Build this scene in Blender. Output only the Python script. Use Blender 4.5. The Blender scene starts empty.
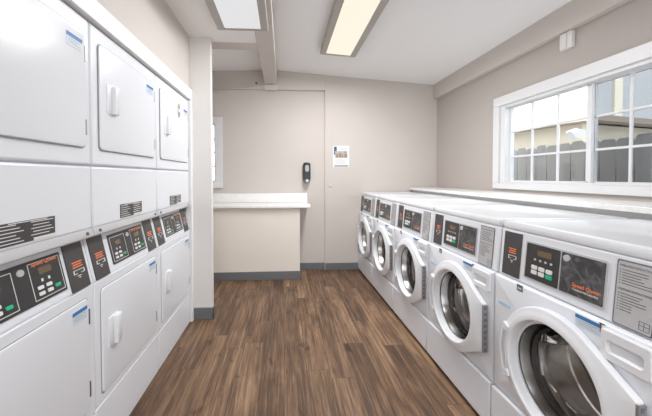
import bpy, bmesh, math, random
from mathutils import Vector, Matrix
random.seed(4)
S = bpy.context.scene
COL = S.collection
PI = math.pi

# ------------------------------------------------------------------ materials
def new_mat(name):
    m = bpy.data.materials.new(name); m.use_nodes = True
    nt = m.node_tree
    return m, nt, nt.nodes['Principled BSDF']

def plain(name, col, rough=.5, metal=0., spec=.5, coat=0., bump=0., bscale=200., vary=0.):
    m, nt, b = new_mat(name)
    b.inputs['Base Color'].default_value = (*col, 1)
    b.inputs['Roughness'].default_value = rough
    b.inputs['Metallic'].default_value = metal
    b.inputs['Specular IOR Level'].default_value = spec
    b.inputs['Coat Weight'].default_value = coat
    tc = nt.nodes.new('ShaderNodeTexCoord')
    if bump:
        n = nt.nodes.new('ShaderNodeTexNoise'); n.inputs['Scale'].default_value = bscale
        n.inputs['Detail'].default_value = 3
        nt.links.new(tc.outputs['Object'], n.inputs['Vector'])
        bp = nt.nodes.new('ShaderNodeBump'); bp.inputs['Strength'].default_value = bump
        bp.inputs['Distance'].default_value = .002
        nt.links.new(n.outputs['Fac'], bp.inputs['Height'])
        nt.links.new(bp.outputs['Normal'], b.inputs['Normal'])
    if vary:
        n = nt.nodes.new('ShaderNodeTexNoise'); n.inputs['Scale'].default_value = 2.5
        nt.links.new(tc.outputs['Object'], n.inputs['Vector'])
        mx = nt.nodes.new('ShaderNodeMix'); mx.data_type = 'RGBA'
        mx.inputs['A'].default_value = (*[c * (1 - vary) for c in col], 1)
        mx.inputs['B'].default_value = (*[min(1, c * (1 + vary)) for c in col], 1)
        nt.links.new(n.outputs['Fac'], mx.inputs['Factor'])
        nt.links.new(mx.outputs['Result'], b.inputs['Base Color'])
    return m

M = {}
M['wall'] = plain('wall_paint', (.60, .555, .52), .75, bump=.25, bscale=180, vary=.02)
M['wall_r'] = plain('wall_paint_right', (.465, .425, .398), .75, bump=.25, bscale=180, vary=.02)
M['half'] = plain('half_wall_paint', (.80, .745, .68), .7, bump=.25, bscale=180, vary=.02)
M['ceil'] = plain('ceiling_paint', (.88, .88, .885), .8, bump=.3, bscale=140)
M['soffit'] = plain('soffit_paint', (.86, .845, .835), .75, bump=.2, bscale=140)
M['trim'] = plain('white_trim_paint', (.86, .86, .86), .4)
M['column'] = plain('column_paint', (.76, .735, .71), .7, bump=.2, bscale=160)
M['base'] = plain('slate_vinyl_baseboard', (.150, .155, .162), .5)
M['enamel'] = plain('white_enamel', (.775, .80, .845), .28, spec=.5)
M['enamel_top'] = plain('white_enamel_lid', (.745, .765, .795), .2, spec=.5)
M['plastic'] = plain('white_plastic', (.80, .815, .845), .35)
M['greyrail'] = plain('grey_enamel_rail', (.56, .56, .575), .4)
M['panel'] = plain('charcoal_overlay', (.062, .058, .06), .4, vary=.1)
M['panel2'] = plain('black_overlay', (.040, .038, .040), .35, vary=.1)
M['bezel'] = plain('light_grey_bezel', (.55, .55, .565), .4)
M['steel'] = plain('brushed_steel', (.90, .895, .89), .12, metal=1)
M['chrome'] = plain('chrome', (.50, .49, .48), .25, metal=1)
M['darksteel'] = plain('dark_hinge_metal', (.16, .16, .165), .45, metal=.6)
M['hinge_pale'] = plain('pale_hinge_metal', (.45, .45, .46), .4, metal=.5)
M['hinge_grey'] = plain('grey_hinge_metal', (.34, .34, .35), .4, metal=.6)
M['rubber'] = plain('black_rubber', (.02, .02, .021), .5)
M['black'] = plain('black_plastic', (.018, .018, .02), .35)
M['orange'] = plain('orange_print', (.92, .24, .08), .5)
M['whiteprint'] = plain('white_print', (.78, .78, .76), .5)
M['greyprint'] = plain('grey_print', (.16, .16, .17), .5)
M['midprint'] = plain('pale_grey_print', (.42, .42, .43), .5)
M['green'] = plain('green_button', (.02, .50, .25), .4)
M['amber'] = plain('display_window', (.17, .12, .07), .25)
M['blue'] = plain('blue_print', (.035, .20, .48), .5)
M['paleblue'] = plain('pale_blue_print', (.45, .62, .80), .5)
M['paper'] = plain('white_paper', (.80, .81, .83), .6)
M['sealgrey'] = plain('grey_door_seal', (.30, .30, .31), .6)  # shade of the dryer door gap, given as a colour
M['stickerpaper'] = plain('sticker_paper', (.62, .71, .80), .5)
M['instr'] = plain('instruction_plate_grey', (.50, .50, .51), .5)
M['fixture'] = plain('brushed_grey_fixture', (.40, .38, .355), .4, metal=.35)
M['taupe'] = plain('taupe_sticker', (.34, .32, .29), .5)
M['rust'] = plain('rust_brown', (.16, .05, .02), .8)
M['wallplate'] = plain('painted_plate', (.66, .62, .59), .6)
M['vinyl'] = plain('white_vinyl_window', (.74, .745, .76), .35)
M['fence'] = plain('weathered_fence_wood', (.355, .345, .34), .85, bump=.4, bscale=40, vary=.2)
M['stucco'] = plain('beige_stucco', (.52, .46, .37), .9, bump=.4, bscale=60)
M['stucco2'] = plain('pale_grey_siding', (.44, .44, .45), .9)
M['fascia'] = plain('cream_fascia', (.72, .66, .52), .6)
M['eave'] = plain('brown_eave', (.26, .215, .175), .8)
M['roof'] = plain('white_roofing', (.85, .86, .88), .8)
M['ground'] = plain('concrete_ground', (.62, .61, .60), .9, bump=.3, bscale=30)
M['photo1'] = plain('poster_photo_brown', (.33, .22, .16), .5, vary=.4)
M['photo2'] = plain('poster_photo_grey', (.42, .44, .42), .5, vary=.3)
M['navy'] = plain('navy_print', (.05, .085, .19), .5)

def emis(name, col, st):
    m, nt, b = new_mat(name)
    b.inputs['Base Color'].default_value = (.1, .1, .1, 1)
    b.inputs['Emission Color'].default_value = (*col, 1)
    b.inputs['Emission Strength'].default_value = st
    return m
M['lens_on'] = emis('lit_diffuser', (1.0, .885, .73), .54)
M['lens_off'] = emis('dim_diffuser', (.97, .98, 1.0), .40)

def glass(name, tint, refl=1.0):
    m = bpy.data.materials.new(name); m.use_nodes = True
    nt = m.node_tree; nt.nodes.clear()
    out = nt.nodes.new('ShaderNodeOutputMaterial')
    mix = nt.nodes.new('ShaderNodeMixShader')
    tr = nt.nodes.new('ShaderNodeBsdfTransparent'); tr.inputs['Color'].default_value = (*tint, 1)
    gl = nt.nodes.new('ShaderNodeBsdfGlossy'); gl.inputs['Roughness'].default_value = .02
    lw = nt.nodes.new('ShaderNodeLayerWeight'); lw.inputs['Blend'].default_value = .5
    pw = nt.nodes.new('ShaderNodeMath'); pw.operation = 'POWER'; pw.inputs[1].default_value = 5
    mu = nt.nodes.new('ShaderNodeMath'); mu.operation = 'MULTIPLY_ADD'; mu.inputs[1].default_value = .95 * refl; mu.inputs[2].default_value = .045 * refl
    nt.links.new(lw.outputs['Facing'], pw.inputs[0])
    nt.links.new(pw.outputs[0], mu.inputs[0]); nt.links.new(mu.outputs[0], mix.inputs[0])
    nt.links.new(tr.outputs[0], mix.inputs[1]); nt.links.new(gl.outputs[0], mix.inputs[2])
    nt.links.new(mix.outputs[0], out.inputs[0])
    return m
M['pane'] = glass('window_glass', (.93, .95, .95))
M['screenpane'] = glass('tinted_window_glass', (.66, .68, .69))
M['bowl'] = glass('washer_window_glass', (.97, .97, .96), 1.6)

def marble(k0=1.):
    m, nt, b = new_mat('marble_laminate')
    tc = nt.nodes.new('ShaderNodeTexCoord')
    n1 = nt.nodes.new('ShaderNodeTexNoise'); n1.inputs['Scale'].default_value = 6
    n1.inputs['Detail'].default_value = 8; n1.inputs['Distortion'].default_value = 1.5
    nt.links.new(tc.outputs['Object'], n1.inputs['Vector'])
    r = nt.nodes.new('ShaderNodeValToRGB')
    e = r.color_ramp.elements
    e[0].position = .44; e[0].color = (.84, .835, .825, 1)
    e[1].position = .56; e[1].color = (.86, .855, .85, 1)
    k = r.color_ramp.elements.new(.50); k.color = (.80, .795, .785, 1)
    k = r.color_ramp.elements.new(.47); k.color = (.83, .82, .81, 1)
    k = r.color_ramp.elements.new(.53); k.color = (.83, .82, .81, 1)
    nt.links.new(n1.outputs['Fac'], r.inputs['Fac'])
    for q in r.color_ramp.elements: q.color = tuple(c * k0 for c in q.color[:3]) + (1,)
    nt.links.new(r.outputs['Color'], b.inputs['Base Color'])
    b.inputs['Roughness'].default_value = .25
    return m
M['marble'] = marble()
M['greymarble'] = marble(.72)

def floor_mat():
    m, nt, b = new_mat('wood_plank_vinyl')
    N = nt.nodes; L = nt.links
    def math_(op, a, c=None):
        n = N.new('ShaderNodeMath'); n.operation = op
        for i, v in enumerate((a, c)):
            if v is None: continue
            if isinstance(v, (int, float)): n.inputs[i].default_value = v
            else: L.new(v, n.inputs[i])
        return n.outputs[0]
    tc = N.new('ShaderNodeTexCoord'); sp = N.new('ShaderNodeSeparateXYZ')
    L.new(tc.outputs['Object'], sp.inputs[0])
    xw = math_('DIVIDE', math_('ADD', sp.outputs['X'], 10.03), .152)
    row = math_('FLOOR', xw)
    wn = N.new('ShaderNodeTexWhiteNoise'); wn.noise_dimensions = '1D'; L.new(row, wn.inputs['W'])
    yl = math_('DIVIDE', math_('ADD', sp.outputs['Y'], math_('MULTIPLY', wn.outputs['Value'], 1.22)), 1.22)
    seg = math_('FLOOR', yl)
    cb = N.new('ShaderNodeCombineXYZ'); L.new(row, cb.inputs[0]); L.new(seg, cb.inputs[1])
    w2 = N.new('ShaderNodeTexWhiteNoise'); w2.noise_dimensions = '3D'; L.new(cb.outputs[0], w2.inputs['Vector'])
    # grain coordinates, shifted per plank
    def grain(sx, sy, det, dist):
        g = N.new('ShaderNodeCombineXYZ')
        L.new(math_('MULTIPLY', sp.outputs['X'], sx), g.inputs[0])
        L.new(math_('MULTIPLY', sp.outputs['Y'], sy), g.inputs[1])
        L.new(math_('MULTIPLY', w2.outputs['Value'], 57.), g.inputs[2])
        n = N.new('ShaderNodeTexNoise'); n.inputs['Scale'].default_value = 1
        n.inputs['Detail'].default_value = det; n.inputs['Distortion'].default_value = dist
        n.inputs['Roughness'].default_value = .62
        L.new(g.outputs[0], n.inputs['Vector'])
        return n.outputs['Fac']
    fine = grain(185, 5.0, 7, .4)
    broad = grain(52, 1.6, 5, .6)
    blot = grain(9, 1.5, 4, .8)
    knot = grain(11, 4.6, 3, .6)
    f = math_('ADD', math_('MULTIPLY', fine, 1.0), math_('MULTIPLY', broad, 1.25))
    f = math_('ADD', f, math_('MULTIPLY', blot, .9))
    f = math_('ADD', f, math_('MULTIPLY', w2.outputs['Value'], .26))
    f = math_('SUBTRACT', f, 1.265)
    r = N.new('ShaderNodeValToRGB'); e = r.color_ramp.elements
    e[0].position = .12; e[0].color = (.075, .045, .031, 1)
    e[1].position = .82; e[1].color = (.36, .232, .142, 1)
    k = e.new(.34); k.color = (.122, .072, .044, 1)
    k = e.new(.56); k.color = (.212, .128, .077, 1)
    L.new(f, r.inputs['Fac'])
    kr = N.new('ShaderNodeValToRGB'); ke = kr.color_ramp.elements
    ke[0].position = .63; ke[0].color = (1, 1, 1, 1); ke[1].position = .74; ke[1].color = (.42, .38, .36, 1)
    L.new(knot, kr.inputs['Fac'])
    mx = N.new('ShaderNodeMix'); mx.data_type = 'RGBA'; mx.blend_type = 'MULTIPLY'; mx.inputs['Factor'].default_value = 1
    L.new(r.outputs['Color'], mx.inputs['A']); L.new(kr.outputs['Color'], mx.inputs['B'])
    # joints
    fx = math_('FRACT', xw); fy = math_('FRACT', yl)
    jx = math_('LESS_THAN', math_('MINIMUM', fx, math_('SUBTRACT', 1., fx)), .012)
    jy = math_('LESS_THAN', math_('MINIMUM', fy, math_('SUBTRACT', 1., fy)), .0016)
    j = math_('MAXIMUM', jx, jy)
    m2 = N.new('ShaderNodeMix'); m2.data_type = 'RGBA'
    L.new(math_('MULTIPLY', j, .55), m2.inputs['Factor'])
    L.new(mx.outputs['Result'], m2.inputs['A']); m2.inputs['B'].default_value = (.05, .03, .02, 1)
    L.new(m2.outputs['Result'], b.inputs['Base Color'])
    b.inputs['Roughness'].default_value = .42
    b.inputs['Specular IOR Level'].default_value = .3
    bp = N.new('ShaderNodeBump'); bp.inputs['Strength'].default_value = .15; bp.inputs['Distance'].default_value = .002
    L.new(fine, bp.inputs['Height']); L.new(bp.outputs['Normal'], b.inputs['Normal'])
    return m
M['floor'] = floor_mat()

def drum_back():
    m, nt, b = new_mat('perforated_steel')
    tc = nt.nodes.new('ShaderNodeTexCoord')
    v = nt.nodes.new('ShaderNodeTexVoronoi'); v.inputs['Scale'].default_value = 60
    v.inputs['Randomness'].default_value = .15
    nt.links.new(tc.outputs['Object'], v.inputs['Vector'])
    r = nt.nodes.new('ShaderNodeValToRGB')
    r.color_ramp.elements[0].position = .22; r.color_ramp.elements[0].color = (.05, .05, .05, 1)
    r.color_ramp.elements[1].position = .28; r.color_ramp.elements[1].color = (.62, .60, .58, 1)
    nt.links.new(v.outputs['Distance'], r.inputs['Fac'])
    nt.links.new(r.outputs['Color'], b.inputs['Base Color'])
    b.inputs['Metallic'].default_value = .95; b.inputs['Roughness'].default_value = .3
    return m
M['perf'] = drum_back()

def speckle():
    m, nt, b = new_mat('charcoal_splash_overlay')
    tc = nt.nodes.new('ShaderNodeTexCoord'); n = nt.nodes.new('ShaderNodeTexNoise')
    n.inputs['Scale'].default_value = 26; n.inputs['Detail'].default_value = 9; n.inputs['Distortion'].default_value = 1.2
    nt.links.new(tc.outputs['Object'], n.inputs['Vector'])
    r = nt.nodes.new('ShaderNodeValToRGB')
    r.color_ramp.elements[0].position = .42; r.color_ramp.elements[0].color = (.045, .044, .045, 1)
    r.color_ramp.elements[1].position = .72; r.color_ramp.elements[1].color = (.16, .16, .165, 1)
    nt.links.new(n.outputs['Fac'], r.inputs['Fac']); nt.links.new(r.outputs['Color'], b.inputs['Base Color'])
    b.inputs['Roughness'].default_value = .35
    return m
M['namep'] = speckle()

# ------------------------------------------------------------------ mesh builder
class MB:
    def __init__(s): s.bm = bmesh.new()
    def face(s, pts):
        vs = [s.bm.verts.new(p) for p in pts]
        try: return s.bm.faces.new(vs)
        except ValueError: return None
    def box(s, x0, x1, y0, y1, z0, z1):
        v = [s.bm.verts.new((x, y, z)) for x in (x0, x1) for y in (y0, y1) for z in (z0, z1)]
        for q in ((0, 1, 3, 2), (4, 6, 7, 5), (0, 4, 5, 1), (2, 3, 7, 6), (0, 2, 6, 4), (1, 5, 7, 3)):
            s.bm.faces.new([v[i] for i in q])
        return s
    def loft(s, loops, cap0=True, cap1=True, closed=True):
        L = [[s.bm.verts.new(p) for p in lp] for lp in loops]
        n = len(L[0])
        for a, b in zip(L, L[1:]):
            for i in range(n if closed else n - 1):
                j = (i + 1) % n
                s.bm.faces.new((a[i], a[j], b[j], b[i]))
        if cap0: s.bm.faces.new(L[0][::-1])
        if cap1: s.bm.faces.new(L[-1])
        return s
    def prism(s, pts, vec):
        vec = Vector(vec)
        return s.loft([[Vector(p) for p in pts], [Vector(p) + vec for p in pts]])
    def tube(s, p0, p1, r, n=16, r1=None):
        p0, p1 = Vector(p0), Vector(p1); d = (p1 - p0).normalized()
        u = d.orthogonal().normalized(); w = d.cross(u)
        r1 = r if r1 is None else r1
        ring = lambda p, q: [p + u * q * math.cos(2 * PI * i / n) + w * q * math.sin(2 * PI * i / n) for i in range(n)]
        return s.loft([ring(p0, r), ring(p1, r1)])
    def panel(s, P, s0, s1, z0, z1, o0, o1, r=0., n=5, nz=1):
        pts = rrect(s0, s1, z0, z1, r, n)
        return s.loft([[P(a, b, o0) for a, b in pts], [P(a, b, o1) for a, b in pts]])
    def poly(s, P, pts, o0, o1):
        return s.loft([[P(a, b, o0) for a, b in pts], [P(a, b, o1) for a, b in pts]])
    def text(s, P, body, s0, z0, width, o, size=None, rise=0.):
        vs, fs, w, h = text_geo(body)
        k = width / w
        ky = k if size is None else size / h
        V = [s.bm.verts.new(P(s0 + x * k, z0 + y * ky + rise * x * k, o)) for x, y in vs]
        for f in fs:
            try: s.bm.faces.new([V[i] for i in f])
            except ValueError: pass
        return s
    def build(s, name, mat, parent=None, bevel=0., seg=2, smooth=True, recalc=True):
        if recalc: bmesh.ops.recalc_face_normals(s.bm, faces=s.bm.faces)
        me = bpy.data.meshes.new(name); s.bm.to_mesh(me); s.bm.free()
        me.materials.append(M[mat] if isinstance(mat, str) else mat)
        if smooth:
            me.polygons.foreach_set('use_smooth', [True] * len(me.polygons))
            me.set_sharp_from_angle(angle=math.radians(35))
        o = bpy.data.objects.new(name, me); COL.objects.link(o)
        if parent: o.parent = parent
        if bevel:
            b = o.modifiers.new('bevel', 'BEVEL'); b.width = bevel; b.segments = seg
            b.limit_method = 'ANGLE'; b.angle_limit = math.radians(50)
            b.harden_normals = False
        return o

def rrect(s0, s1, z0, z1, r, n=5):
    if r <= 0: return [(s0, z0), (s1, z0), (s1, z1), (s0, z1)]
    out = []
    for cx, cz, a0 in ((s1 - r, z0 + r, -90), (s1 - r, z1 - r, 0), (s0 + r, z1 - r, 90), (s0 + r, z0 + r, 180)):
        for i in range(n + 1):
            a = math.radians(a0 + 90 * i / n)
            out.append((cx + r * math.cos(a), cz + r * math.sin(a)))
    return out

_tc = {}
def text_geo(body):
    if body not in _tc:
        cu = bpy.data.curves.new('txt', 'FONT'); cu.body = body; cu.size = 1; cu.resolution_u = 2; cu.offset = .022
        o = bpy.data.objects.new('txt', cu); COL.objects.link(o)
        dg = bpy.context.evaluated_depsgraph_get(); dg.update()
        e = o.evaluated_get(dg); me = e.to_mesh()
        vs = [(v.co.x, v.co.y) for v in me.vertices]; fs = [tuple(p.vertices) for p in me.polygons]
        e.to_mesh_clear(); bpy.data.objects.remove(o); bpy.data.curves.remove(cu)
        mx = min(v[0] for v in vs); vs = [(x - mx, y) for x, y in vs]
        _tc[body] = (vs, fs, max(v[0] for v in vs), max(v[1] for v in vs))
    return _tc[body]

def tag(o, label=None, cat=None, group=None, kind=None):
    if label: o['label'] = label
    if cat: o['category'] = cat
    if group: o['group'] = group
    if kind: o['kind'] = kind
    return o
def empty(name, loc, label, cat, group=None, rz=0.):
    o = bpy.data.objects.new(name, None); COL.objects.link(o)
    o.location = loc; o.rotation_euler = (0, 0, rz); o.empty_display_size = .1
    return tag(o, label, cat, group)
def copy_tree(o, parent=None):
    c = o.copy(); COL.objects.link(c); c.parent = parent
    for ch in list(o.children): copy_tree(ch, c)
    return c
def struct(name, mb, mat, bevel=0., parent=None):
    o = mb.build(name, mat, parent, bevel)
    if not parent: o['kind'] = 'structure'
    return o
def bx(*a):
    return MB().box(*a)

# ------------------------------------------------------------------ measures
YB, XR, XL = 4.205, 2.15, -.83          # back wall, right wall, dryer front plane
YF = -2.3                               # wall behind the camera
zc = lambda x: 2.729 - .070 * (x + .165) if x > -.165 else 2.729 + .039 * (x + .165)

# ------------------------------------------------------------------ room shell
struct('floor', bx(-1.7, XR, YF, YB + .02, -.08, 0), 'floor')
c = MB()
for xa, xb in ((-1.75, -.165), (-.165, 2.35)):
    c.prism([(xa, YF - .1, zc(xa)), (xb, YF - .1, zc(xb)), (xb, YF - .1, zc(xb) + .12), (xa, YF - .1, zc(xa) + .12)], (0, YB + .25 - YF + .1, 0))
struct('ceiling', c, 'ceil')
# low soffit over the dryers, ridge beam and cross beam
struct('trim_1', bx(-1.6, -.245, YF, 2.90, 2.53, 2.62), 'soffit')
struct('trim_2', bx(-.245, -.084, YF, YB - .03, 2.533, zc(-.165)), 'wall', .003)
struct('trim_3', bx(-1.7, -.245, 2.90, 3.06, 2.53, 2.67), 'wall')
# beam along the right wall
struct('trim_4', bx(2.095, XR, YF, YB - .012, 2.375, 2.58), 'wall', .003)

# back wall: recess on the left, header above it, forward panel on the right
bw = MB()
bw.box(.57, XR, YB - .005, YB + .15, 0, 2.75)
bw.box(-.70, .57, YB + .025, YB + .15, 0, 2.75)
bw.box(-1.7, -.70, YB + .025, YB + .15, 0, 1.22)
bw.box(-1.7, -.70, YB + .025, YB + .15, 2.01, 2.75)
bw.box(-.90, -.70, YB + .025, YB + .15, 1.22, 2.01)
bw.box(-1.7, -1.5, YB + .025, YB + .15, 1.22, 2.01)
bw.box(-1.7, .567, YB - .012, YB + .026, 2.468, 2.75)
struct('wall_back', bw, 'wall')
# raised strips on the forward panel (panel joints)
pj_ = MB()
pj_.box(.575, .95, YB - .007, YB - .004, 1.355, 1.361)
pj_.box(.575, 1.3, YB - .007, YB - .004, 1.010, 1.015)
struct('trim_5', pj_, 'wall')
wl_ = MB(); wl_.box(XL - .12, XL, YF, 2.81, 2.05, 2.60); wl_.box(XL - .12, XL, YF, .62, 0, 2.05)
struct('wall_left', wl_, 'wall')
struct('wall_alcove', bx(-1.75, -1.62, YF, 2.81, 0, 2.7), 'wall')
struct('wall_nook', bx(-1.82, -1.7, 2.81, YB + .1, 0, 2.72), 'wall')
struct('wall_column', bx(-1.7, -.645, 2.812, 2.868, 0, 2.53), 'column', .003)
struct('wall_counter', bx(-1.7, .205, 3.85, YB + .025, 0, .904), 'half', .003)
# alcove casing round the dryers
cs = MB(); cs.box(XL - .03, XL + .022, .62, 2.812, 1.966, 2.058); cs.box(XL - .03, XL + .022, 2.768, 2.812, 0, 1.966)
struct('trim_6', cs, 'trim', .003)

# right wall with the window opening
WY0, WY1, WZ0, WZ1 = 1.32, 2.935, 1.225, 1.985
rw = MB()
rw.box(XR, XR + .12, YF, WY0, 0, 2.62); rw.box(XR, XR + .12, WY1, YB + .1, 0, 2.62)
rw.box(XR, XR + .12, WY0, WY1, 0, WZ0); rw.box(XR, XR + .12, WY0, WY1, WZ1, 2.62)
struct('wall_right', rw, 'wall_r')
# wall behind the camera; its wide doorway is added to let in fill daylight
fw = MB()
fw.box(-1.75, -.70, YF - .12, YF, 0, 2.8); fw.box(1.72, XR + .12, YF - .12, YF, 0, 2.8); fw.box(-.70, 1.72, YF - .12, YF, 2.3, 2.8)
struct('wall_front', fw, 'wall')
dc = MB(); dc.box(-.78, -.70, YF - .12, YF + .02, 0, 2.38); dc.box(1.72, 1.79, YF - .12, YF + .02, 0, 2.38); dc.box(-.70, 1.72, YF - .12, YF + .02, 2.3, 2.38)
struct('door_1', dc, 'trim')

# chase behind the washers, marble faced
struct('wall_ledge', bx(1.79, XR, YF, YB - .02, 0, 1.108), 'greymarble')
sh = tag(bx(1.752, XR, YF + .01, YB - .021, 1.108, 1.14).build('window_shelf', 'marble', None, .004),
         'long white marbled shelf behind the washers, under the window', 'shelf')

# baseboards
def board(name, *a): return struct(name, bx(*a), 'base', .004)
board('baseboard_back', .575, 1.04, YB - .017, YB - .005, 0, .098)
board('baseboard_recess', .218, .567, YB + .013, YB + .025, 0, .098)
bc = MB(); bc.box(-1.7, .205, 3.838, 3.85, 0, .105); bc.box(.205, .217, 3.838, YB + .025, 0, .105)
struct('baseboard_counter', bc, 'base', .004)
bl = MB(); bl.box(-.806, -.633, 2.80, 2.812, 0, .108); bl.box(-.645, -.633, 2.80, 2.88, 0, .108)
struct('baseboard_column', bl, 'base', .004)

# ------------------------------------------------------------------ window 1 (right wall)
w1 = MB()
X0, X1 = XR - .022, XR
for a in ((1.24, 3.012, 1.983, 2.074), (1.24, 3.012, 1.170, 1.226), (2.933, 3.012, 1.226, 1.983), (1.24, 1.322, 1.226, 1.983)):
    w1.box(X0, X1, *a)
win1 = struct('window_1', w1, 'vinyl', .004)
fr = MB()   # reveal liner and outer frame
fr.box(XR, 2.24, 2.875, 2.935, 1.225, 1.985); fr.box(XR, 2.24, 1.32, 1.352, 1.225, 1.985)
fr.box(XR, 2.24, 1.352, 2.875, 1.958, 1.985); fr.box(XR, 2.24, 1.352, 2.875, 1.225, 1.243)
fr.build('window_frame', 'vinyl', win1, .002)
def sash(y0, y1, z0, z1, x, pm, cols=3, rows=3, st=.018, near=None):
    s = MB()
    s.box(x, x + .03, y0, y0 + (near or st), z0, z1); s.box(x, x + .03, y1 - st, y1, z0, z1)
    s.box(x, x + .03, y0 + st, y1 - st, z0, z0 + st * .5); s.box(x, x + .03, y0 + st, y1 - st, z1 - st * .4, z1)
    for i in range(1, cols):
        ya = y0 + (near or st) * .6; y = ya + (y1 - ya) * i / cols; s.box(x + .006, x + .020, y - .008, y + .008, z0 + .005, z1 - .005)
    for i in range(1, rows):
        z = z0 + (z1 - z0) * i / rows; s.box(x + .005, x + .021, y0 + .01, y1 - .01, z - .008, z + .008)
    o = s.build('sash', 'vinyl', win1, .0015)
    bx(x + .012, x + .014, y0 + .01, y1 - .01, z0 + .005, z1 - .005).build('pane', pm, o)
    return o
sash(2.080, 2.875, 1.243, 1.958, 2.205, 'pane', near=.036)
sash(1.352, 2.098, 1.243, 1.958, 2.228, 'screenpane')
# ------------------------------------------------------------------ window 2 (back wall, behind the column)
w2 = MB(); y0, y1 = YB - .012, YB + .016
for a in ((-1.58, -.815, 2.005, 2.092), (-1.58, -.815, 1.14, 1.225), (-.915, -.815, 1.225, 2.005), (-1.58, -1.485, 1.225, 2.005)):
    w2.box(a[0], a[1], y0, y1, a[2], a[3])
win2 = struct('window_2', w2, 'vinyl', .004)
f2 = MB(); f2.box(-.932, -.90, YB + .02, YB + .06, 1.22, 2.01); f2.box(-1.5, -1.47, YB + .02, YB + .06, 1.22, 2.01)
f2.box(-1.47, -.932, YB + .02, YB + .06, 1.22, 1.245); f2.box(-1.47, -.932, YB + .02, YB + .06, 1.985, 2.01)
for z in (1.43, 1.62, 1.80): f2.box(-1.47, -.932, YB + .03, YB + .045, z - .008, z + .008)
for x in (-1.29, -1.11): f2.box(x - .008, x + .008, YB + .03, YB + .045, 1.245, 1.985)
sf2 = f2.build('sash', 'vinyl', win2)
bx(-1.48, -.92, YB + .036, YB + .039, 1.23, 2.0).build('pane', 'pane', sf2)

# ------------------------------------------------------------------ counter top
ct = empty('countertop', (-.6, 3.82, .91), 'white marbled countertop with short backsplash on the beige half wall', 'counter')
o = ct.location
bx(-.9, .935, -.02, YB - .002 - 3.82, -.006, .031).build('slab', 'marble', ct, .005)
bx(-.9, .925, YB - .003 - 3.82, YB + .022 - 3.82, .031, .155).build('backsplash', 'marble', ct, .003)

# ------------------------------------------------------------------ wall things
# soap dispenser
sd = empty('soap_dispenser', (.318, YB + .025, 1.355), 'black wall-mounted soap dispenser above the counter end', 'dispenser')
Pb = lambda a, b, o: Vector((a, -o, b))
m = MB()
prof = [(.0, .052, .130), (.045, .052, .130), (.075, .047, .124), (.088, .036, .112)]
m.loft([[Pb(a, b, d) for a, b in rrect(-w, w, -h + .005, h, min(w * .85, .035), 5)] for d, w, h in prof])
m.build('body', 'black', sd)
m = MB(); m.loft([[Pb(a, b, d) for a, b in rrect(-w, w, z0, z1, w * .9, 6)] for d, w, z0, z1 in ((.086, .028, .0, .095), (.094, .024, .006, .088))])
m.build('level_window', M['midprint'], sd)
m = MB(); m.loft([[Pb(a, b, d) for a, b in rrect(-w, w, -.155, -.155 + h, w * .8, 6)] for d, w, h in ((.02, .047, .07), (.075, .044, .066), (.098, .030, .05))])
m.build('push_lever', M['darksteel'], sd)
m = MB(); m.loft([[Pb(a, b, d) for a, b in rrect(-w, w, -.135, -.10, w * .7, 5)] for d, w in ((.097, .017), (.103, .012))])
m.build('badge', 'whiteprint', sd)

# poster
ps = empty('wall_poster', (.793, YB - .005, 1.568), 'small white paper notice with a photo taped on the back wall', 'poster')
MB().panel(Pb, -.112, .112, -.147, .147, 0, .003).build('sheet', 'paper', ps)
m = MB(); m.panel(Pb, -.085, .085, -.020, .075, .003, .0036); m.build('photo', 'photo2', ps)
m = MB()
for x, w, z0, z1 in ((-.07, .032, -.015, .035), (-.03, .03, -.012, .05), (.005, .022, -.016, .03), (.045, .04, -.014, .038)):
    m.panel(Pb, x, x + w, z0, z1, .0036, .0041, .01)
m.panel(Pb, .045, .07, .05, .07, .0036, .0041)
m.build('photo_shapes', 'photo1', ps)
m = MB(); m.panel(Pb, -.100, -.060, .075, .135, .003, .0037); m.panel(Pb, -.100, -.085, .02, .075, .003, .0038); m.build('blue_block', 'navy', ps)
m = MB(); m.panel(Pb, -.093, .098, -.137, -.122, .003, .0037)
m.build('dark_band', 'greyprint', ps)
m = MB()
for i in range(2): m.panel(Pb, -.02 + .01 * i, .075, .112 - .018 * i, .119 - .018 * i, .003, .0037)
for i in range(5): m.panel(Pb, -.085, .07 - .02 * (i % 2), -.045 - .014 * i, -.041 - .014 * i, .003, .0036)
m.build('print', 'midprint', ps)

# small round stop on the back wall
tag(MB().tube((.645, YB - .004, 1.163), (.645, YB - .019, 1.163), .017, 20, .013).build('wall_bumper', 'wallplate', None, .002),
    'small round painted bumper on the back wall under the poster', 'wall bumper')
# bracket plate under the ridge beam
bp_ = empty('beam_bracket', (-.165, YB - .012, 2.50), 'small painted bracket plate on the header under the ceiling beam', 'bracket')
bx(-.085, .085, -.014, 0, -.045, .030).build('plate', 'wallplate', bp_, .003)
for x in (-.055, .055): MB().tube((x, -.014, -.012), (x, -.02, -.012), .008, 10).build('bolt', 'wallplate', bp_)
tag(MB().tube((-.36, YB - .010, 2.548), (-.36, YB - .024, 2.548), .014, 14).build('header_bolt', 'darksteel', None),
    'single dark bolt head in the header left of the ceiling beam', 'bolt')
# sensor on the right wall under the beam
sn = empty('alarm_sensor', (XR, 2.205, 2.31), 'small white box sensor on the right wall just under the beam', 'sensor')
bx(-.030, .001, -.048, .048, -.062, .062).build('housing', 'column', sn, .004)
bx(-.040, -.030, -.010, .042, -.055, .055).build('cover', 'column', sn, .004)

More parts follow.
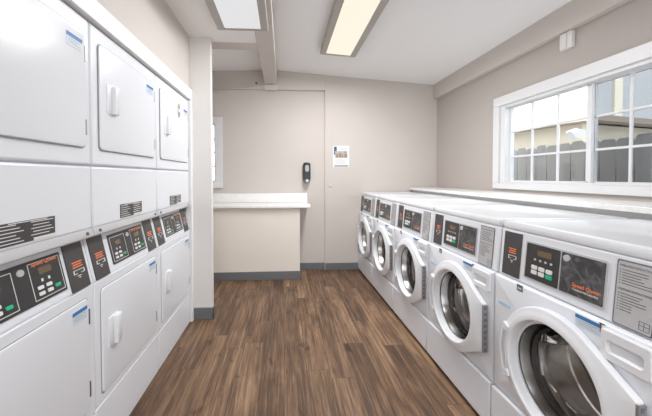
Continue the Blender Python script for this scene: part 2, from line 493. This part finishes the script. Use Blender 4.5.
# ------------------------------------------------------------------ ceiling lights
def ceiling_light(loc, label, on, tilt=0., wid=.40, ln=1.22, h=.075, watts=0., col=(1, .93, .84)):
    t = empty('ceiling_light', loc, label, 'ceiling light', 'fluorescent ceiling fixtures')
    t.rotation_euler = (0, tilt, 0)
    w, l = wid / 2, ln / 2
    m = MB(); rim = .060; er = .034
    m.box(-w, -w + rim, -l, l, -h, 0); m.box(w - rim, w, -l, l, -h, 0)
    m.box(-w + rim, w - rim, -l, -l + er, -h, 0); m.box(-w + rim, w - rim, l - er, l, -h, 0)
    m.build('frame', 'fixture', t, .006)
    lens = bx(-w + rim, w - rim, -l + er, l - er, -h + .004, -h + .012)
    lens.build('diffuser', 'lens_on' if on else 'lens_off', t)
    bx(-w + rim, w - rim, -l + er, l - er, -.012, -.001).build('reflector', 'trim', t)
    if watts:
        ld = bpy.data.lights.new('tube_light', 'AREA'); ld.shape = 'RECTANGLE'
        ld.size = wid - 2 * rim; ld.size_y = ln - 2 * er; ld.energy = watts; ld.color = col
        lo = bpy.data.objects.new('tube_light', ld); COL.objects.link(lo)
        lo.parent = t; lo.location = (0, 0, -h - .004)
    return t
ceiling_light((.598, 2.74, zc(.598) - .001), 'lit ceiling light with warm glowing lens on the white ceiling', True, math.atan(.07), .385, 1.22, .07, watts=27, col=(.985, .985, .985))
ceiling_light((-.325, 1.96, 2.529), 'dimmer ceiling light with plain white lens under the low soffit', False, 0, .41, 1.22, .045, watts=2.2, col=(.98, .99, 1))
ceiling_light((-.325, -.2, 2.529), 'lit ceiling light under the low soffit behind the camera', True, 0, .41, 1.22, .045, watts=3, col=(.97, .98, 1))  # unseen fixture, added to fill the room with light
ceiling_light((.598, -.75, zc(.598) - .001), 'lit ceiling light behind the camera', True, math.atan(.07), .385, 1.22, .07, watts=10, col=(.97, .98, 1))  # second unseen fixture, added to brighten the room from behind

# ------------------------------------------------------------------ stacked dryers
TILT = .045
def xd(z): return -TILT * (z - .83) / .20
def PD(a, b, o): return Vector((xd(b) + o, a, b))       # on the sloping control panel
def PF(a, b, o): return Vector((o, a, b))               # on the flat front
W = .686
def small_sticker(P, s0, z1, w, h, parent, mat='blue'):
    st = MB().panel(P, s0, s0 + w, z1 - h, z1, -.001, .0012).build('sticker', 'stickerpaper', parent)
    MB().panel(P, s0, s0 + w, z1 - h * .30, z1, .0012, .002).build('heading', mat, st)
    m = MB()
    for i in range(3): m.panel(P, s0 + w * .12, s0 + w * (.88 - .2 * (i % 2)), z1 - h * (.47 + .16 * i), z1 - h * (.43 + .16 * i), .0012, .0018)
    m.build('print', 'midprint', st)
    return st

def dryer_door(name, parent, s0, s1, z0, z1, handle, sticker):
    m = MB()
    lo = []
    for o_, k in ((.0, 0), (.006, 0), (.009, .002), (.010, .006)):
        lo.append([PF(a, b, o_) for a, b in rrect(s0 + k, s1 - k, z0 + k, z1 - k, .022)])
    m.loft(lo); d = m.build(name, 'enamel', parent)
    MB().panel(PF, s0 - .0035, s1 + .0035, z0 - .0045, z1 + .0025, -.002, .0045, .024).build('seal', 'sealgrey', d)  # grey plate drawn as the shadow gap round the door
    # pull handle: shallow plate, scooped recess and raised grip bar
    hs0, hs1, hz0, hz1 = handle
    h = MB()
    h.loft([[PF(a, b, o_) for a, b in rrect(hs0 + k, hs1 - k, hz0 + k, hz1 - k, .006)] for o_, k in ((.007, 0), (.013, 0), (.015, .003))])
    mid = hs0 + (hs1 - hs0) * .45
    h.loft([[PF(a, b, o_) for a, b in rrect(mid + k, hs1 - k * .6, hz0 + k, hz1 - k, .006)] for o_, k in ((.013, .0), (.030, .002), (.033, .006))])
    h.build('handle', 'plastic', d)
    for zz in (z0 + .085, z1 - .085):
        MB().tube((.005, s1 + .006, zz - .032), (.005, s1 + .006, zz + .032), .005, 10).build('hinge', 'darksteel' if z0 < 1 else 'hinge_pale', d)
    if sticker: small_sticker(lambda a, b, o_: PF(a, b, o_ + .010), *sticker, d)
    return d

def control_side(parent, P, s0, s1, z0, z1, flip):
    """one outlined half of a dryer display"""
    w, h = s1 - s0, z1 - z0
    m = MB(); t = .0020
    for a in ((s0, s1, z0, z0 + t), (s0, s0 + t, z0, z1), (s1 - t, s1, z0, z1), (s0, s1, z1 - t, z1)): m.panel(P, *a, .004, .0047)
    m.build('outline', 'whiteprint', parent)
    MB().panel(P, s0 + w * .28, s0 + w * .68, z1 - h * .36, z1 - h * .18, .004, .0047).build('screen', 'amber', parent)
    for q in (.30, .52): MB().panel(P, s0 + w * q, s0 + w * (q + .06), z1 - h * .56, z1 - h * .48, .004, .0046).build('icon', 'whiteprint', parent)
    for r_ in range(2):
        for c_ in range(2 + (r_ == 1)):
            a = s0 + w * (.14 + .27 * c_); b = z0 + h * (.10 + .16 * (1 - r_))
            if r_ == 1 and c_ == 2: b = z0 + h * .14
            MB().panel(P, a, a + w * .17, b, b + h * .09, .004, .007, .003).build('button', 'green' if c_ == 2 else 'whiteprint', parent)

def coin_print(P, s0, s1, zt, parent):
    w = s1 - s0
    m = MB()
    for i in range(3): m.panel(P, s0 + w * (.26 + .03 * (i % 2)), s1 - w * (.20 + .05 * (i % 2)), zt - .0075 - .0095 * i, zt - .003 - .0095 * i, .004, .0046)
    m.build('orange_print', 'orange', parent)
    m = MB(); z = zt - .036; t = .0022
    m.panel(P, s0 + w * .25, s1 - w * .15, z - t, z, .004, .0046); m.panel(P, s0 + w * .25, s0 + w * .30, z - .014, z, .004, .0046)
    m.panel(P, s1 - w * .20, s1 - w * .15, z - .014, z, .004, .0046); m.panel(P, s0 + w * .25, s0 + w * .45, z - .016, z - .0135, .004, .0046); m.panel(P, s1 - w * .35, s1 - w * .15, z - .016, z - .0135, .004, .0046)
    m.panel(P, s0 + w * .42, s0 + w * .62, z - .026, z - .023, .004, .0046); m.panel(P, s0 + w * .48, s0 + w * .57, z - .033, z - .030, .004, .0046)
    m.build('white_print', 'whiteprint', parent)

def make_dryer():
    t = empty('stacked_dryer', (XL, 0, 0), '', 'dryer', 'stacked dryers in the left alcove')
    e, wE = .0025, W - .0025
    m = MB()
    m.prism([(-.005, e, .262), (-.70, e, .262), (-.70, e, 1.958), (-.02, e, 1.958), (-.02, e, 1.04), (-TILT - .012, e, 1.035), (-.012, e, .83), (-.005, e, .83)], (0, wE - e, 0))
    m.build('cabinet', 'enamel', t)
    bx(-.70, .0, e, wE, .004, .254).build('kick_panel', 'enamel', t, .006)
    bx(-.006, .003, e, wE, .263, .824).build('lower_front', 'enamel', t, .003)
    bx(-.03, .0, e, wE, 1.342, 1.957).build('upper_front', 'enamel', t, .010, 3)
    bx(-.03, .0, e, wE, 1.066, 1.336).build('middle_panel', 'enamel', t, .010, 3)
    # rail under the middle panel
    m = MB(); m.prism([(-.06, e, 1.036), (.002, e, 1.030), (.007, e, 1.036), (.007, e, 1.046), (0, e, 1.068), (-.06, e, 1.068)], (0, wE - e, 0))
    rail = m.build('rail', 'greyrail', t)
    for s_ in (.045, W - .045): MB().tube((.004, s_, 1.052), (.011, s_, 1.050), .008, 12, .006).build('bolt', 'darksteel', rail)
    # control panel
    m = MB(); m.loft([[PD(a, b, o_) for a, b in ((e, .832), (wE, .832), (wE, 1.032), (e, 1.032))] for o_ in (-.014, 0)])
    cp = m.build('control_panel', 'enamel', t)
    # display
    dp = MB().panel(PD, .172, .532, .858, 1.002, 0, .004, .004).build('display', 'panel2', t)
    control_side(dp, PD, .182, .318, .868, .988, False)
    control_side(dp, PD, .382, .524, .868, .994, True)
    MB().panel(PD, .394, .513, .978, .999, .004, .0043).build('heading_bar', 'panel2', dp)
    m = MB(); m.text(PD, 'Speed Queen', .396, .983, .115, .0050, .0125); m.build('lettering', 'orange', dp)
    MB().poly(PD, [(.350 + .014 * math.cos(2 * PI * i / 20), .976 + .011 * math.sin(2 * PI * i / 20)) for i in range(20)], .004, .007).build('badge', 'bezel', dp)
    for s0, s1 in ((.021, .129), (.553, .665)):
        cr = MB().panel(PD, s0, s1, .830, 1.026, 0, .004, .003).build('card_reader', 'panel', t)
        coin_print(PD, s0, s1, .946, cr)
    # warning plate
    wp = MB().panel(PF, .228, .466, 1.080, 1.150, -.001, .0015).build('warning_plate', 'panel', t)
    m = MB()
    for i in range(6):
        z = 1.143 - .0108 * i
        m.panel(PF, .236, .236 + .095 * (.7 + .3 * ((i * 7) % 3) / 2), z - .0026, z, .0015, .002)
        m.panel(PF, .360 + .008 * (i % 2), .458 - .02 * ((i * 5) % 3) / 2, z - .0026, z, .0015, .002)
    m.panel(PF, .275, .43, 1.1455, 1.148, .0015, .002); m.panel(PF, .37, .466, 1.080, 1.089, .0015, .0021)
    m.build('print', 'whiteprint', wp)
    dryer_door('upper_door', t, .055, .638, 1.413, 1.888, (.105, .186, 1.588, 1.722), (.528, 1.848, .090, .050))
    dryer_door('lower_door', t, .045, .638, .302, .783, (.090, .178, .485, .628), (.535, .757, .088, .050))
    return t
d0 = make_dryer()
YD = .702
dl = ['white stacked dryer nearest the camera, cut off by the left edge of the photo',
      'white stacked dryer in the middle of the three in the alcove',
      'white stacked dryer beside the wall column, oval grey sticker on its upper door']
for k in range(3):
    d = d0 if k == 0 else copy_tree(d0)
    d.location = (XL, YD + k * W, 0); d['label'] = dl[k]
    last = d
ud = [c for c in last.children if c.name.startswith('upper_door')][0]
st = MB().poly(PF, [(.415 + .028 * math.cos(2 * PI * i / 24), 1.812 + .055 * math.sin(2 * PI * i / 24)) for i in range(24)], .009, .0118).build('oval_sticker', 'taupe', ud)
MB().panel(PF, .398, .432, 1.800, 1.826, .0118, .0124).build('print', 'whiteprint', st)

# ------------------------------------------------------------------ washers
TZ0, TZ1 = .815, 1.040
def xw(z): return .020 + .018 * (z - TZ0) / (TZ1 - TZ0)
def PW(a, b, o): return Vector((xw(b) - o, -a, b))       # control panel face
def PB(a, b, o): return Vector((-o, -a, b))              # lower body face
CS, CZ = .355, .518                                       # door centre

def make_washer():
    t = empty('washing_machine', (1.04, 0, 0), '', 'washer', 'front-loading washers along the right wall')
    e, wE = .0055, W - .0055
    # cabinet: front sheet with a round port, plus a shell
    N = 96; R0 = .2065
    x0, x1, z0, z1 = e, wE, .262, TZ0 - .003
    m = MB()
    corners = [math.atan2(zz - CZ, ss - CS) % (2 * PI) for ss in (x0, x1) for zz in (z0, z1)]
    angs = sorted([2 * PI * i / N for i in range(N)] + corners)
    def edge(a):
        c_, s_ = math.cos(a), math.sin(a); ts = []
        if c_ > 1e-9: ts.append((x1 - CS) / c_)
        if c_ < -1e-9: ts.append((x0 - CS) / c_)
        if s_ > 1e-9: ts.append((z1 - CZ) / s_)
        if s_ < -1e-9: ts.append((z0 - CZ) / s_)
        k = min(ts); return (CS + c_ * k, CZ + s_ * k)
    outer = [edge(a) for a in angs]
    inner = [(CS + R0 * math.cos(a), CZ + R0 * math.sin(a)) for a in angs]
    def back(lp, d): return [PB(a, b, -d) for a, b in lp]
    def ins(lp, k): return [(min(max(a, x0 + k), x1 - k), min(max(b, z0 + k), z1 - k)) for a, b in lp]
    m.loft([back(inner, .03), back(inner, .0), back(ins(outer, .008), .0), back(ins(outer, .003), .0025), back(outer, .008), back(outer, .70)], False, True)
    m.build('cabinet', 'enamel', t)
    bx(-.012, .70, -wE, -e, .028, .257).build('kick_panel', 'enamel', t, .006)
    for s_ in (.06, W - .06):
        MB().tube((.05, -s_, 0), (.05, -s_, .03), .026, 14, .018).build('foot', 'rubber', t)
        MB().tube((.62, -s_, 0), (.62, -s_, .03), .026, 14, .018).build('foot', 'rubber', t)
    # control housing, leaning back
    m = MB(); m.prism([(xw(TZ0), -e, TZ0), (xw(TZ1), -e, TZ1), (.70, -e, TZ1), (.70, -e, TZ0)], (0, -(wE - e), 0))
    m.build('control_housing', 'enamel', t, .007, 3)
    # lid
    m = MB()
    lo = []
    for z_, k in ((1.0395, .009), (1.0435, .009), (1.0435, .001), (1.050, 0), (1.068, 0), (1.075, .004), (1.078, .012)):
        lo.append([(a, b, z_) for a, b in rrect(.0365 + k, .735 - k, -wE + k + .001, -e - k - .001, .016)])
    lo.append([(a, b, 1.078) for a, b in rrect(.0365 + .030, .735 - .03, -wE + .03, -e - .03, .014)])
    lo.append([(a, b, 1.075) for a, b in rrect(.0365 + .036, .735 - .036, -wE + .036, -e - .036, .012)])
    m.loft(lo); m.build('lid', 'enamel_top', t)
    # ledge strip of rust specks beside the drawer
    m = MB(); m.panel(PB, .512, .517, .778, .806, -.001, .0012, .002); m.panel(PB, .510, .528, .806, .809, -.001, .0012, .001)
    m.build('rust_mark', 'rust', t)
    # ---- door
    hs = .645; hz = (.387, .640)
    def rad(a):
        c_, s_ = math.cos(a), math.sin(a); R = .256
        t1 = math.radians(58.6)
        aa = (a + PI) % (2 * PI) - PI
        if abs(aa) >= t1: return R
        # tangent line from circle point at t1 to the hinge corner, or the hinge edge
        rl = R / math.cos(abs(aa) - t1)
        rh = (hs - CS) / c_ if c_ > 0 else 9
        return min(rl, rh)
    da = sorted(set([2 * PI * i / 96 for i in range(96)] + [math.atan2(hz[1] - CZ, hs - CS), math.atan2(hz[0] - CZ, hs - CS) % (2 * PI), math.radians(58.6), math.radians(301.4)]))
    def dl_(k, o_): return [PB(CS + (rad(a) - k) * math.cos(a), CZ + (rad(a) - k) * math.sin(a), o_) for a in da]
    def dc_(r_, o_, sx=1.): return [PB(CS + r_ * sx * math.cos(a), CZ + r_ * math.sin(a), o_) for a in da]
    m = MB()
    m.loft([dc_(.190, .004), dl_(.006, .004), dl_(0, .008), dl_(0, .024), dl_(.004, .030), dl_(.012, .033), dc_(.236, .034), dc_(.229, .0385), dc_(.212, .041), dc_(.206, .041), dc_(.2035, .0385), dc_(.2015, .028), dc_(.200, -.006), dc_(.196, -.008), dc_(.190, .004)], False, False)
    bmesh.ops.remove_doubles(m.bm, verts=m.bm.verts, dist=1e-5)
    door = m.build('door', 'plastic', t)
    m = MB()
    m.loft([dc_(.1995, -.004), dc_(.1995, .002), dc_(.1955, .003), dc_(.193, -.001), dc_(.193, -.010)], False, False)
    m.build('trim_ring', 'darksteel', door)
    m = MB()
    m.loft([dc_(.1945, -.004), dc_(.188, -.024), dc_(.179, -.056), dc_(.176, -.066), dc_(.172, -.069), dc_(.169, -.065), dc_(.172, -.045)], False, False)
    m.build('bowl_rim', 'chrome', door)
    m = MB()
    m.loft([dc_(.171, -.064), dc_(.158, -.094), dc_(.132, -.116), dc_(.085, -.130), dc_(.03, -.136)], False, True)
    m.build('window_bowl', 'bowl', door)
    # hinge with punched slots on the door edge
    bx(-.030, -.005, -hs - .006, -hs + .002, hz[0] + .006, hz[1] - .006).build('hinge', 'hinge_grey', door)
    m = MB()
    for i in range(8):
        z_ = hz[0] + .02 + i * (hz[1] - hz[0] - .04) / 7
        m.box(-.024, -.012, -hs - .0075, -hs - .0055, z_ - .007, z_ + .007)
    m.build('hinge_slots', 'greyprint', door)
    # grip on the left of the ring
    def arc(r0, r1, a0, a1, n=14):
        A = [math.radians(a0 + (a1 - a0) * i / n) for i in range(n + 1)]
        return [(CS + r1 * math.cos(a), CZ + r1 * math.sin(a)) for a in A] + [(CS + r0 * math.cos(a), CZ + r0 * math.sin(a)) for a in reversed(A)]
    m = MB()
    m.poly(PB, arc(.243, .2545, 160, 204), .026, .044)
    m.poly(PB, arc(.222, .256, 153, 160), .028, .045)
    m.poly(PB, arc(.222, .256, 204, 211), .028, .045)
    m.build('grip', 'plastic', door, .003)
    MB().poly(PB, arc(.228, .243, 160, 204), .030, .0415).build('grip_recess', 'greyrail', door)  # raised grey strip stands in for shade inside the grip
    # gasket and drum behind the port
    ring = lambda r_, d: [PB(CS + r_ * math.cos(2 * PI * i / 64), CZ + r_ * math.sin(2 * PI * i / 64), -d) for i in range(64)]
    MB().loft([ring(.2045, .012), ring(.203, .03), ring(.197, .045), ring(.196, .07), ring(.195, .085), ring(.198, .10), ring(.206, .105)], False, False).build('gasket', 'rubber', t)
    m = MB()
    m.loft([ring(.206, .105), ring(.212, .115), ring(.235, .120), ring(.240, .13), ring(.240, .16), ring(.233, .165), ring(.233, .175), ring(.240, .18), ring(.240, .27),
            ring(.233, .275), ring(.233, .285), ring(.240, .29), ring(.240, .40), ring(.215, .425)], False, False)
    drum = m.build('drum', 'steel', t)
    MB().loft([ring(.215, .425), ring(.170, .428), ring(.160, .405), ring(.150, .405), ring(.140, .43), ring(.02, .43)], False, True).build('drum_back', 'perf', drum)
    for k in range(3):
        a0 = math.radians(50 + 120 * k)
        m = MB(); lo = []
        for d, hh in ((.14, .03), (.17, .055), (.36, .055), (.40, .03)):
            c3 = []
            for da_, rr in ((-.16, .238), (-.07, .238 - hh), (.07, .238 - hh), (.16, .238)):
                c3.append(PB(CS + rr * math.cos(a0 + da_), CZ + rr * math.sin(a0 + da_), -d))
            lo.append(c3)
        m.loft(lo); m.build('drum_lifter', 'steel', drum, .006)
    # ---- control face
    cr = MB().panel(PW, .030, .137, .826, 1.028, -.001, .003, .003).build('card_reader', 'panel', t)
    coin_print(lambda a, b, o_: PW(a, b, o_ - .001), .044, .126, .958, cr)
    dp = MB().panel(PW, .163, .508, .846, 1.008, -.001, .003, .006).build('display', 'bezel', t)
    MB().panel(PW, .170, .332, .853, 1.001, .003, .0045, .003).build('keypad', 'panel2', dp)
    MB().panel(PW, .339, .501, .853, 1.001, .003, .0045, .003).build('name_panel', M['namep'], dp)
    MB().panel(PW, .228, .296, .956, .980, .0045, .0055, .002).build('screen', 'amber', dp)
    m = MB()
    for i in range(4): m.poly(PW, [(.218 + .026 * i + .006 * math.cos(2 * PI * j / 8), .938 + .005 * math.sin(2 * PI * j / 8)) for j in range(8)], .0045, .0052)
    m.build('icons', 'bezel', dp)
    for r_ in range(2):
        for c_ in range(3):
            a, b = .205 + .036 * c_, .876 + .021 * (1 - r_)
            MB().panel(PW, a, a + .028, b, b + .0165, .0045, .0075, .004).build('button', 'green' if (r_ == 1 and c_ == 2) else 'whiteprint', dp)
    MB().poly(PW, [(.362 + .013 * math.cos(2 * PI * i / 20), .982 + .012 * math.sin(2 * PI * i / 20)) for i in range(20)], .0045, .009).build('badge', 'bezel', dp)
    m = MB(); m.text(PW, 'Speed Queen', .390, .887, .103, .0050, .0135); m.build('lettering', 'orange', dp)
    m = MB(); m.text(PW, 'Commercial Laundry', .392, .874, .094, .0050, .008); m.build('caption', 'whiteprint', dp)
    m = MB()   # pale water swirl printed on the name panel
    rr = random.Random(3)
    for k in range(6):
        a = .352 + .014 * k; pts = []
        for i in range(7):
            pts.append((a + .012 * i, .905 + .050 * math.sin(.5 * i + k * .4) * (1 - k * .1)))
        lo = [(x, z + .0016) for x, z in pts] + [(x, z) for x, z in reversed(pts)]
        m.poly(PW, lo, .0045, .0047)
    m.build('swirl', plain('swirl_print', (.16, .16, .165), .5), dp)
    ip = MB().panel(PW, .532, .642, .820, 1.026, -.001, .002, .006).build('instruction_plate', 'greyprint', t)
    MB().panel(PW, .5365, .6375, .8245, 1.0215, .002, .003, .005).build('plate_face', 'instr', ip)
    m = MB()
    m.text(PW, 'OPERATING INSTRUCTIONS', .541, 1.006, .092, .0034, .0065)
    m.text(PW, 'DISPENSER INSTRUCTIONS', .541, .932, .092, .0034, .0065)
    m.build('heading', 'greyprint', ip)
    m = MB()
    for zz, n in ((.997, 6), (.923, 7)):
        for i in range(n):
            z_ = zz - .0085 * i
            m.panel(PW, .543, .546, z_ - .0032, z_, .003, .0034)
            m.panel(PW, .550, .632 - rr.choice((0, .012, .03, .022)) - (.026 if zz < .95 and i > 3 else 0), z_ - .0026, z_, .003, .0034)
    m.build('print', 'greyprint', ip)
    m = MB(); tt = .0015
    for q in ((.606, .634, .832, .832 + tt), (.606, .634, .858 - tt, .858), (.606, .634, .845, .845 + tt), (.606, .606 + tt, .832, .858), (.634 - tt, .634, .832, .858), (.619, .619 + tt, .832, .858)):
        m.panel(PW, *q, .003, .0034)
    m.build('diagram', 'greyprint', ip)
    # stickers on the body
    bs = MB().panel(PB, .152, .184, .784, .812, -.001, .0012).build('badge_sticker', 'greyprint', t)
    MB().panel(PB, .157, .179, .793, .7985, .0012, .0016).build('print', 'whiteprint', bs)
    MB().panel(PB, .036, .112, .680, .694, -.001, .0012).build('blue_strip_sticker', 'paleblue', t)
    small_sticker(PB, .428, .803, .086, .042, t)
    # detergent drawer with a scooped pull
    m = MB()
    po = rrect(.522, .664, .704, .800, .010); pi_ = rrect(.540, .646, .728, .770, .012)
    pb = rrect(.546, .640, .738, .768, .010)
    m.loft([[PB(a, b, -.002) for a, b in po], [PB(a, b, .008) for a, b in po], [PB(a + (.003 if a < .59 else -.003), b + (.003 if b < .75 else -.003), .011) for a, b in po],
            [PB(a, b, .011) for a, b in pi_], [PB(a, b, -.006) for a, b in pb]])
    m.build('detergent_drawer', 'plastic', t)
    return t
w0 = make_washer()
G1 = 4.196
wl = ['white front-loading washer at the far end, against the back wall',
      'second white front-loading washer from the back wall',
      'white front-loading washer in the middle of the row of five',
      'white front-loading washer next to the one nearest the camera',
      'white front-loading washer nearest the camera, at the right edge of the photo']
for k in range(5):
    w = w0 if k == 0 else copy_tree(w0)
    w.location = (1.04, G1 - k * W, 0); w['label'] = wl[k]

# ------------------------------------------------------------------ outdoors
struct('floor_outside', bx(-6, 14, -8, 16, -.15, -.08), 'ground')
fn = empty('fence', (3.0, 2.0, -.08), 'weathered grey board fence standing outside the window', 'fence')
m = MB(); y = -1.6; i = 0; rr = random.Random(7)
while y < 5.5:
    h = 1.72 + rr.uniform(-.012, .012); w_ = .135
    m.prism([(0, y, .03), (0, y + w_, .03), (0, y + w_, h - .022), (0, y + w_ - .018, h), (0, y + .018, h), (0, y, h - .022)], (.018, 0, 0))
    y += w_ + .012; i += 1
m.build('boards', 'fence', fn)
m = MB(); [m.box(.02, .06, -1.6, 5.5, z_, z_ + .09) for z_ in (.35, 1.35)]; m.build('rail', 'fence', fn)
for yy in (-1.4, .9, 3.2, 5.4): bx(.02, .11, yy, yy + .09, 0, 1.66).build('post', 'fence', fn)

hs_ = empty('house', (5.45, 5.2, -.08), 'neighbouring beige house with white roof beyond the fence', 'house')
ez = 2.33   # eave height above the house base
ca = Vector((-.25, -.28, 0)); dirl = Vector((-.30, 1.3, 0)).normalized(); dirr = Vector((1.9, .48, 0)).normalized()
A = ca; Bp = ca + dirl * 6; Cp = ca + dirr * 6; Dp = Bp + dirr * 6
ins = lambda p, k: p + (dirl + dirr) * k
up = lambda p, z_: (p.x, p.y, z_)
m = MB()
q = [ca + dirl * .3 + dirr * .3, Bp + dirr * .3, Dp, Cp + dirl * .3]
m.prism([up(p, 0) for p in q], (0, 0, ez)); m.build('wall', 'stucco', hs_)
m = MB(); m.prism([up(p, ez) for p in (A, Bp, Dp, Cp)], (0, 0, .03)); m.build('soffit_board', 'eave', hs_)
m = MB(); nl = dirr * -.025; nr = dirl * -.025
m.prism([up(A, ez), up(Bp, ez), up(Bp + nl, ez), up(A + nl, ez)], (0, 0, .10)); m.build('fascia', 'fascia', hs_)
m = MB(); m.prism([up(A, ez - .0), up(Cp, ez), up(Cp + nr, ez), up(A + nr, ez)], (0, 0, .10)); m.build('fascia', 'eave', hs_)
m = MB()
rz = ez + .10
top = ca + dirl * 2.6 + dirr * 2.6
m.loft([[up(p, rz) for p in (A, Bp, Dp, Cp)], [up(A + (dirl + dirr) * 2.5, rz + .22), up(Bp + dirr * 2.5 - dirl * 2.5, rz + .22), up(Dp - dirr * 2.5 - dirl * 2.5, rz + .22), up(Cp - dirr * 2.5 + dirl * 2.5, rz + .22)]])
m.build('roof', 'roof', hs_)
# upper storey rising at the right
m = MB(); u0 = Vector((5.95 - 5.45, 5.30 - 5.2, 0)) - dirr * .30; dirs = Vector((.76, .65, 0))
m.prism([up(u0, rz - .1), up(u0 + dirr * 5, rz - .1), up(u0 + dirr * 5 + dirs * 2.5, rz - .1), up(u0 + dirs * 2.5, rz - .1)], (0, 0, 2.8)); m.build('upper_wall', 'stucco2', hs_)
m = MB(); v0 = u0 + dirr * .42 - dirl * .03
m.prism([up(v0, rz - .1), up(v0 + dirr * .22, rz - .1), up(v0 + dirr * .22 + dirl * .03, rz - .1), up(v0 + dirl * .03, rz - .1)], (0, 0, 2.8)); m.build('corner_board', 'fascia', hs_)
# flood lamp under the eave
pl_ = Vector((4.72, 4.70, 1.98))
fl = empty('flood_lamp', pl_, 'white twin flood lamp under the eave of the beige house', 'outdoor lamp')
MB().tube((.0, .0, .06), (.16, .30, .06), .03, 12).build('bracket', 'plastic', fl)
for sx in (-1, 1):
    MB().tube((.0, 0, .03), (-.10 + .02 * sx, -.10 + .10 * sx, -.03), .045, 16, .075).build('lamp_head', 'instr', fl)

# ------------------------------------------------------------------ sky, sun
wd = bpy.data.worlds.new('sky'); S.world = wd; wd.use_nodes = True
bg = wd.node_tree.nodes['Background']
bg.inputs['Color'].default_value = (.93, .965, 1.0, 1); bg.inputs['Strength'].default_value = 2.2

# ------------------------------------------------------------------ camera
cd = bpy.data.cameras.new('camera'); cam = bpy.data.objects.new('camera', cd); COL.objects.link(cam)
cd.sensor_fit = 'HORIZONTAL'; cd.sensor_width = 36
cd.lens = 307.5 / 652 * 36
cd.shift_x = (326 - 302.8) / 652; cd.shift_y = (183.3 - 208) / 652
yaw, pit, rol = math.radians(3.6), math.radians(1.22), math.radians(-.072)
fwd = Vector((math.sin(yaw) * math.cos(pit), math.cos(yaw) * math.cos(pit), -math.sin(pit)))
q = fwd.to_track_quat('-Z', 'Y')
cam.rotation_euler = (q.to_matrix() @ Matrix.Rotation(rol, 3, 'Z')).to_euler()
cam.location = (0, 0, 1.29); cd.clip_start = .02; cd.clip_end = 100
S.camera = cam

S.view_settings.view_transform = 'Standard'; S.view_settings.look = 'None'
S.view_settings.gamma = 1; S.view_settings.use_curve_mapping = False
S.view_settings.exposure = 0.80
S.cycles.use_denoising = True
S.cycles.max_bounces = 10; S.cycles.diffuse_bounces = 6; S.cycles.transparent_max_bounces = 12
S.cycles.sample_clamp_indirect = 6
